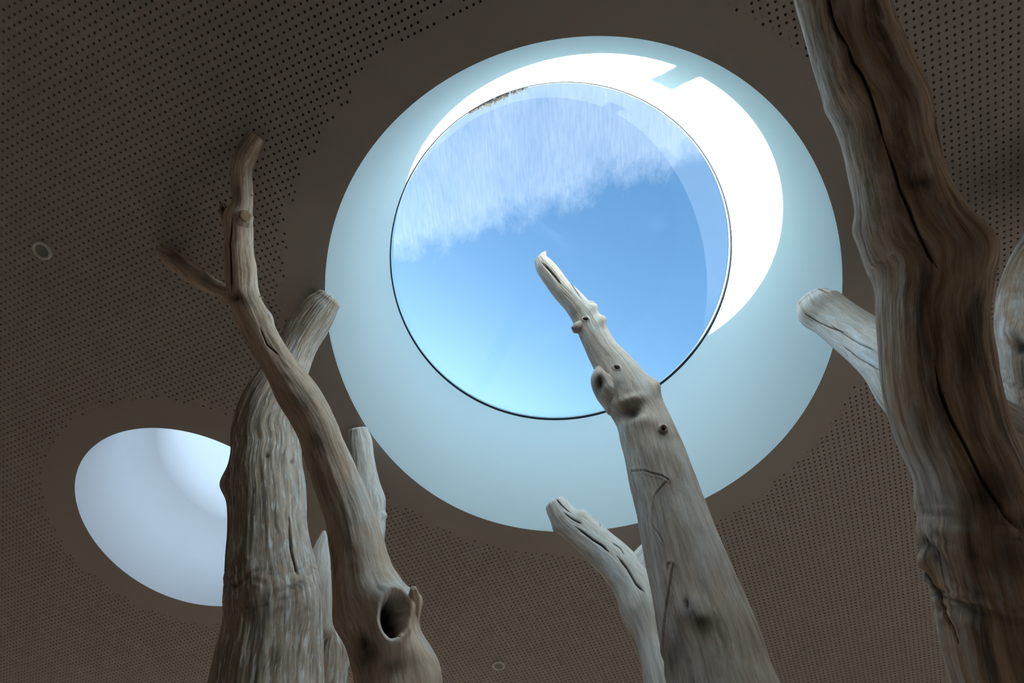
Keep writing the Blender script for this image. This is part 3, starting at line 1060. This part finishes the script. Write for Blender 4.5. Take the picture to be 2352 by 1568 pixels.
# --- centre trunk reaching into the roof light
t = tree('driftwood_tree', (0.07, 1.5), 'tall knotty grey driftwood trunk tapering up into the large roof light')
limb('trunk', [('p', 1243, 598, 2.36, 32), ('p', 1250, 610, 2.335, 42), ('p', 1264, 629, 2.29, 47), ('p', 1289, 662, 2.21, 50), ('p', 1327, 704, 2.10, 55), ('p', 1350, 738, 2.02, 62),
               ('p', 1364, 766, 1.95, 66), ('p', 1384, 804, 1.86, 73), ('p', 1413, 846, 1.76, 90), ('p', 1438, 890, 1.66, 110), ('p', 1455, 925, 1.58, 120),
               ('p', 1477, 967, 1.49, 120), ('p', 1491, 1008, 1.41, 130), ('p', 1505, 1050, 1.335, 138), ('p', 1520, 1100, 1.25, 147), ('p', 1538, 1160, 1.16, 155),
               ('p', 1556, 1225, 1.07, 168), ('p', 1581, 1310, 0.97, 186), ('p', 1603, 1380, 0.895, 202), ('p', 1628, 1463, 0.815, 222), ('p', 1660, 1575, 0.72, 244),
               ('w', 0.02, 1.37, 1.8, 0.152), ('w', 0.05, 1.45, 1.2, 0.16), ('w', 0.07, 1.5, 0.5, 0.17), ('w', 0.07, 1.5, 0, 0.2)], w_centre, t, 224, 0.0052, [
    ('crack', [(1244, 603), (1262, 620), (1276, 636), (1288, 652)], 2.2, 0.010), ('crack', [(1290, 622), (1312, 650), (1335, 685)], 1.3, 0.004),
    ('bump', 1366, 703, 10, 13, 30, 0.018, 0.2), ('bump', 1383, 735, 10, 13, 30, 0.018, 0.3),
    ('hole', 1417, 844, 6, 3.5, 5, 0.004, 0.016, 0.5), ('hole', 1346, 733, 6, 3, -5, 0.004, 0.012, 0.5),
    ('stain_shade', 1322, 715, 10, 14, 40, 0.5), ('bump', 1503, 883, 12, 26, -10, 0.022, 0.1),
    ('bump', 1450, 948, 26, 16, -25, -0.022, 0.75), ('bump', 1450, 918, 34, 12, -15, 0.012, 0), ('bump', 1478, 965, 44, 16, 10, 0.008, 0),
    ('hole', 1522, 986, 6, 5, 0, 0.008, 0.012, 0.6), ('stain_shade', 1420, 880, 20, 14, -30, 0.6), ('stain_shade', 1400, 905, 14, 20, 20, 0.45), ('stain_shade', 1525, 1000, 30, 16, 15, 0.45),
    ('groove', [(1452, 1082), (1478, 1080), (1500, 1088), (1520, 1092), (1535, 1102)], 1.5, 0.0026),
    ('groove', [(1535, 1102), (1515, 1124), (1503, 1140), (1498, 1180), (1496, 1205), (1512, 1226), (1522, 1245)], 1.5, 0.0026),
    ('groove', [(1535, 1294), (1547, 1294), (1538, 1350), (1528, 1420), (1522, 1500), (1526, 1570)], 1.7, 0.0032),
    ('bump', 1590, 1402, 30, 26, 0, 0.010, 0.8), ('bump', 1578, 1390, 8, 16, 0, -0.012, 0.9), ('bump', 1612, 1424, 24, 22, 0, 0.008, 0.75),
    ('stain_shade', 1545, 1500, 24, 70, 5, 0.75), ('stain_shade', 1520, 1160, 46, 90, 0, 0.35), ('stain_shade', 1515, 1050, 40, 30, 0, 0.35), ('stain_shade', 1640, 1510, 10, 80, -15, 0.3), ('stain_shade', 1480, 1060, 14, 40, -15, 0.25)],
     0.045, 0.0022, 16, cap=0.5, end_cap=0)
limb('stub', [('p', 1252, 580, 2.385, 7), ('p', 1247, 588, 2.37, 18), ('p', 1245, 600, 2.355, 32), ('p', 1254, 616, 2.32, 42)], w_centre, t, 64, 0.005, [('stain_shade', 1240, 600, 6, 6, 0, 0.5)], 0.1, 0.002, 17, cap=0.8)
limb('stub', [('p', 1374, 846, 1.70, 16), ('p', 1378, 868, 1.66, 44), ('p', 1392, 892, 1.63, 62), ('p', 1422, 918, 1.59, 84)], w_centre, t, 96, 0.005,
     [('bump', 1378, 882, 9, 22, 8, -0.012, 0.95), ('stain_shade', 1376, 878, 12, 26, 5, 0.9)], 0.09, 0.003, 18, cap=0.5)
limb('knot', [('p', 1318, 757, 1.955, 18), ('p', 1325, 754, 1.96, 26), ('p', 1342, 748, 1.98, 34)], w_centre, t, 48, 0.005, [('stain_shade', 1312, 755, 6, 8, 0, 0.7)], 0.1, 0.002, 19, cap=0.4)
limb('knot', [('p', 1384, 738, 1.985, 12), ('p', 1378, 736, 1.99, 22), ('p', 1360, 738, 2.0, 36)], w_centre, t, 48, 0.005, [], 0.1, 0.002, 20, cap=0.4)
limb('knot', [('p', 1366, 704, 2.06, 12), ('p', 1358, 702, 2.07, 22), ('p', 1340, 710, 2.085, 34)], w_centre, t, 48, 0.005, [], 0.1, 0.002, 21, cap=0.4)
limb('knot', [('p', 1505, 886, 1.63, 28), ('p', 1496, 888, 1.635, 44), ('p', 1470, 900, 1.635, 60)], w_centre, t, 64, 0.005, [], 0.08, 0.002, 22, cap=0.3)

# --- big dark trunk on the right with its blunt pale branch
t = tree('driftwood_tree', (0.26, 1.05), 'massive dark weathered driftwood trunk at right, close to the lens')
Rpts = [('w', 1.02, -0.72, 3.39, 0.085), ('w', 0.88, -0.38, 2.98, 0.093), ('p', 1900, -110, 1.1880, 161), ('p', 1932, 0, 1.1220, 168), ('p', 1960, 100, 1.0527, 165), ('p', 1995, 194, 0.9900, 174), ('p', 2025, 265, 0.9438, 176), ('p', 2046, 352, 0.8910, 169), ('p', 2071, 450, 0.8316, 175),
        ('p', 2096, 530, 0.7854, 202), ('p', 2131, 600, 0.7458, 217), ('p', 2138, 660, 0.7161, 202), ('p', 2137, 720, 0.6864, 197), ('p', 2143, 800, 0.6468, 200), ('p', 2158, 900, 0.6006, 206),
        ('p', 2187, 1000, 0.5577, 208), ('p', 2221, 1080, 0.5247, 206), ('p', 2252, 1167, 0.4917, 220), ('p', 2274, 1280, 0.4521, 242), ('p', 2302, 1366, 0.4257, 247), ('p', 2330, 1481, 0.3927, 265),
        ('p', 2362, 1580, 0.3663, 281), ('w', 0.315, 0.855, 1.74, 0.115), ('w', 0.28, 0.97, 1.3, 0.12), ('w', 0.26, 1.05, 0.5, 0.14), ('w', 0.26, 1.05, 0.0, 0.18)]
limb('trunk', Rpts, w_right, t, 240, 0.0048, [
    ('crack', [(1898, -20), (1910, 40), (1922, 70), (1945, 105)], 3.0, 0.012), ('crack', [(1945, 100), (1956, 142), (1978, 170), (1996, 215), (2012, 265), (2030, 325)], 3.4, 0.014),
    ('crack', [(2030, 325), (2052, 385), (2064, 430), (2085, 475), (2106, 530), (2130, 580), (2150, 612)], 3.2, 0.012),
    ('crack', [(2148, 845), (2160, 905), (2185, 965), (2212, 1012), (2260, 1110), (2310, 1180), (2350, 1220)], 3.2, 0.012),
    ('stain_shade', 2115, 420, 30, 18, 0, 0.95), ('stain_shade', 2120, 700, 40, 130, 5, 0.35), ('stain_shade', 2230, 800, 30, 160, 0, 0.5), ('stain_shade', 2230, 560, 30, 90, -10, 0.4), ('stain_shade', 2000, 330, 26, 60, -15, 0.5),
    ('stain_shade', 2270, 1130, 60, 60, 20, 0.8), ('stain_shade', 2120, 980, 20, 90, -10, 0.45), ('stain_shade', 2320, 1280, 50, 50, 0, 0.6), ('stain_shade', 2060, 150, 30, 120, -15, 0.4),
    ('bump', 2104, 1155, 16, 36, 0, 0.004, 0), ('bump', 1900, 250, 14, 22, 0, 0.003, 0), ('bump', 1966, 530, 16, 26, 0, 0.005, 0), ('bump', 2120, 1300, 16, 60, -10, 0.008, 0),
    ('bump', 2100, 380, 26, 14, -10, 0.008, 0), ('bump', 2270, 560, 30, 50, 0, 0.006, 0), ('crack', [(2120, 1290), (2150, 1350), (2180, 1430), (2200, 1470)], 2.6, 0.008)],
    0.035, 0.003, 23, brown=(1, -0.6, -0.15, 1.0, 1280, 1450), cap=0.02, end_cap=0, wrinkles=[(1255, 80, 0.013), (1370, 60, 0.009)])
# --- trunk at the right edge
t = tree('driftwood_tree', (0.94, 1.7), 'forked grey driftwood trunk at right edge, its blunt pale limb passing behind the dark trunk')
limb('trunk', [('p', 2685, 300, 1.84, 150), ('p', 2570, 440, 1.66, 190), ('p', 2483, 560, 1.53, 196), ('p', 2438, 660, 1.41, 200), ('p', 2428, 740, 1.32, 198), ('p', 2429, 810, 1.245, 194), ('p', 2443, 890, 1.165, 196),
               ('p', 2478, 980, 1.08, 200), ('p', 2528, 1090, 0.99, 210), ('w', 0.98, 1.42, 2.1, 0.15), ('w', 0.95, 1.62, 1.4, 0.16), ('w', 0.94, 1.7, 0.5, 0.17), ('w', 0.94, 1.7, 0, 0.2)], w_edge, t, 176, 0.0055, [
    ('bump', 2336, 795, 20, 26, 0, -0.016, 0.95), ('bump', 2332, 760, 24, 14, 0, 0.010, 0), ('stain_shade', 2345, 850, 26, 60, -20, 0.6), ('stain_shade', 2345, 980, 30, 50, 0, 0.4)],
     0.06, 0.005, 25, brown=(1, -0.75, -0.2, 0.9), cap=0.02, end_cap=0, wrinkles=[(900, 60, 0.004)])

limb('branch', [('p', 1872, 696, 1.86, 84), ('p', 1884, 708, 1.83, 100), ('p', 1917, 731, 1.76, 98), ('p', 1959, 762, 1.66, 104), ('p', 2006, 797, 1.54, 116), ('p', 2060, 840, 1.39, 136), ('p', 2120, 905, 1.26, 166), ('p', 2220, 970, 1.15, 172), ('p', 2330, 1040, 1.07, 180), ('p', 2430, 1110, 1.01, 190)], w_back, t, 144, 0.006,
     [('crack', [(1862, 655), (1885, 664), (1905, 674)], 1.6, 0.004), ('crack', [(1845, 718), (1880, 740), (1905, 752), (1945, 765)], 1.6, 0.004), ('crack', [(1905, 745), (1950, 775), (1975, 790), (2010, 805)], 1.5, 0.004),
      ('crack', [(1930, 790), (1975, 825), (2020, 850)], 1.4, 0.003)], 0.04, 0.0025, 24, cap=0.35, capp=0.45)

# ------------------------------------------------------------------ small things


def fitting(px, py, r_, label):
    p = at(px, py, H)
    root = empty('ceiling_fitting', (p[0], p[1], ZC))
    tag(root, label, 'ceiling fitting', 'round ceiling fittings')
    C = p[:2]
    v, qd = lathe_ring(C, [(r_, ZC - 0.0), (r_, ZC - 0.004), (r_ - 0.003, ZC - 0.007), (r_ * .68, ZC - 0.007), (r_ * .64, ZC - 0.004)], 48)
    mesh('bezel', v, None, m_fit, root, True, quads=qd[:, ::-1])
    v, f = disc(C, r_ * .65, ZC - 0.0042, 48, 3)
    mesh('grille', v, f, m_grille, root)
    return root


fitting(98, 575, 0.040, 'small round white ceiling fitting with a grey grille near the left edge')
fitting(1145, 1527, 0.042, 'small round white ceiling fitting low in the picture, between the trunks')

# brown leaf litter along the rim of the big pane
rl_ = np.random.default_rng(11)
a0 = pane_xy(1078, 262)
a1 = pane_xy(1210, 203)
t0, t1 = math.atan2(a0[1], a0[0]), math.atan2(a1[1], a1[0])
if t1 - t0 > math.pi:
    t1 -= 2 * math.pi
if t0 - t1 > math.pi:
    t0 -= 2 * math.pi
LV, LF = [], []
for k in range(160):
    tt = t0 + (t1 - t0) * rl_.random()
    edge = math.sin(math.pi * (tt - t0) / (t1 - t0))
    r_ = MR - 0.002 - abs(rl_.normal()) * 0.011 * edge
    c_ = np.array([MC[0] + r_ * math.cos(tt), MC[1] + r_ * math.sin(tt), ZT + 0.004 + rl_.random() * 0.008])
    sz = 0.006 + 0.010 * rl_.random()
    an = rl_.random() * 6.28
    d1 = np.array([math.cos(an), math.sin(an), rl_.normal() * .3]) * sz
    d2 = np.array([-math.sin(an), math.cos(an), rl_.normal() * .3]) * sz * .45
    up = np.array([0, 0, .001])
    b0 = len(LV)
    LV += [c_ - d1, c_ - d2, c_ + d1, c_ + d2, c_ + up * 3]
    LF += [(b0, b0 + 1, b0 + 4), (b0 + 1, b0 + 2, b0 + 4), (b0 + 2, b0 + 3, b0 + 4), (b0 + 3, b0, b0 + 4), (b0, b0 + 3, b0 + 2, b0 + 1)]
cl_ = np.mean(LV, axis=0)
lt = mesh('leaf_litter', LV, LF, m_dirt, origin=(float(cl_[0]), float(cl_[1]), ZT))
tag(lt, 'brown leaf litter caught on the edge of the large roof light glass', 'leaf litter', kind='stuff')
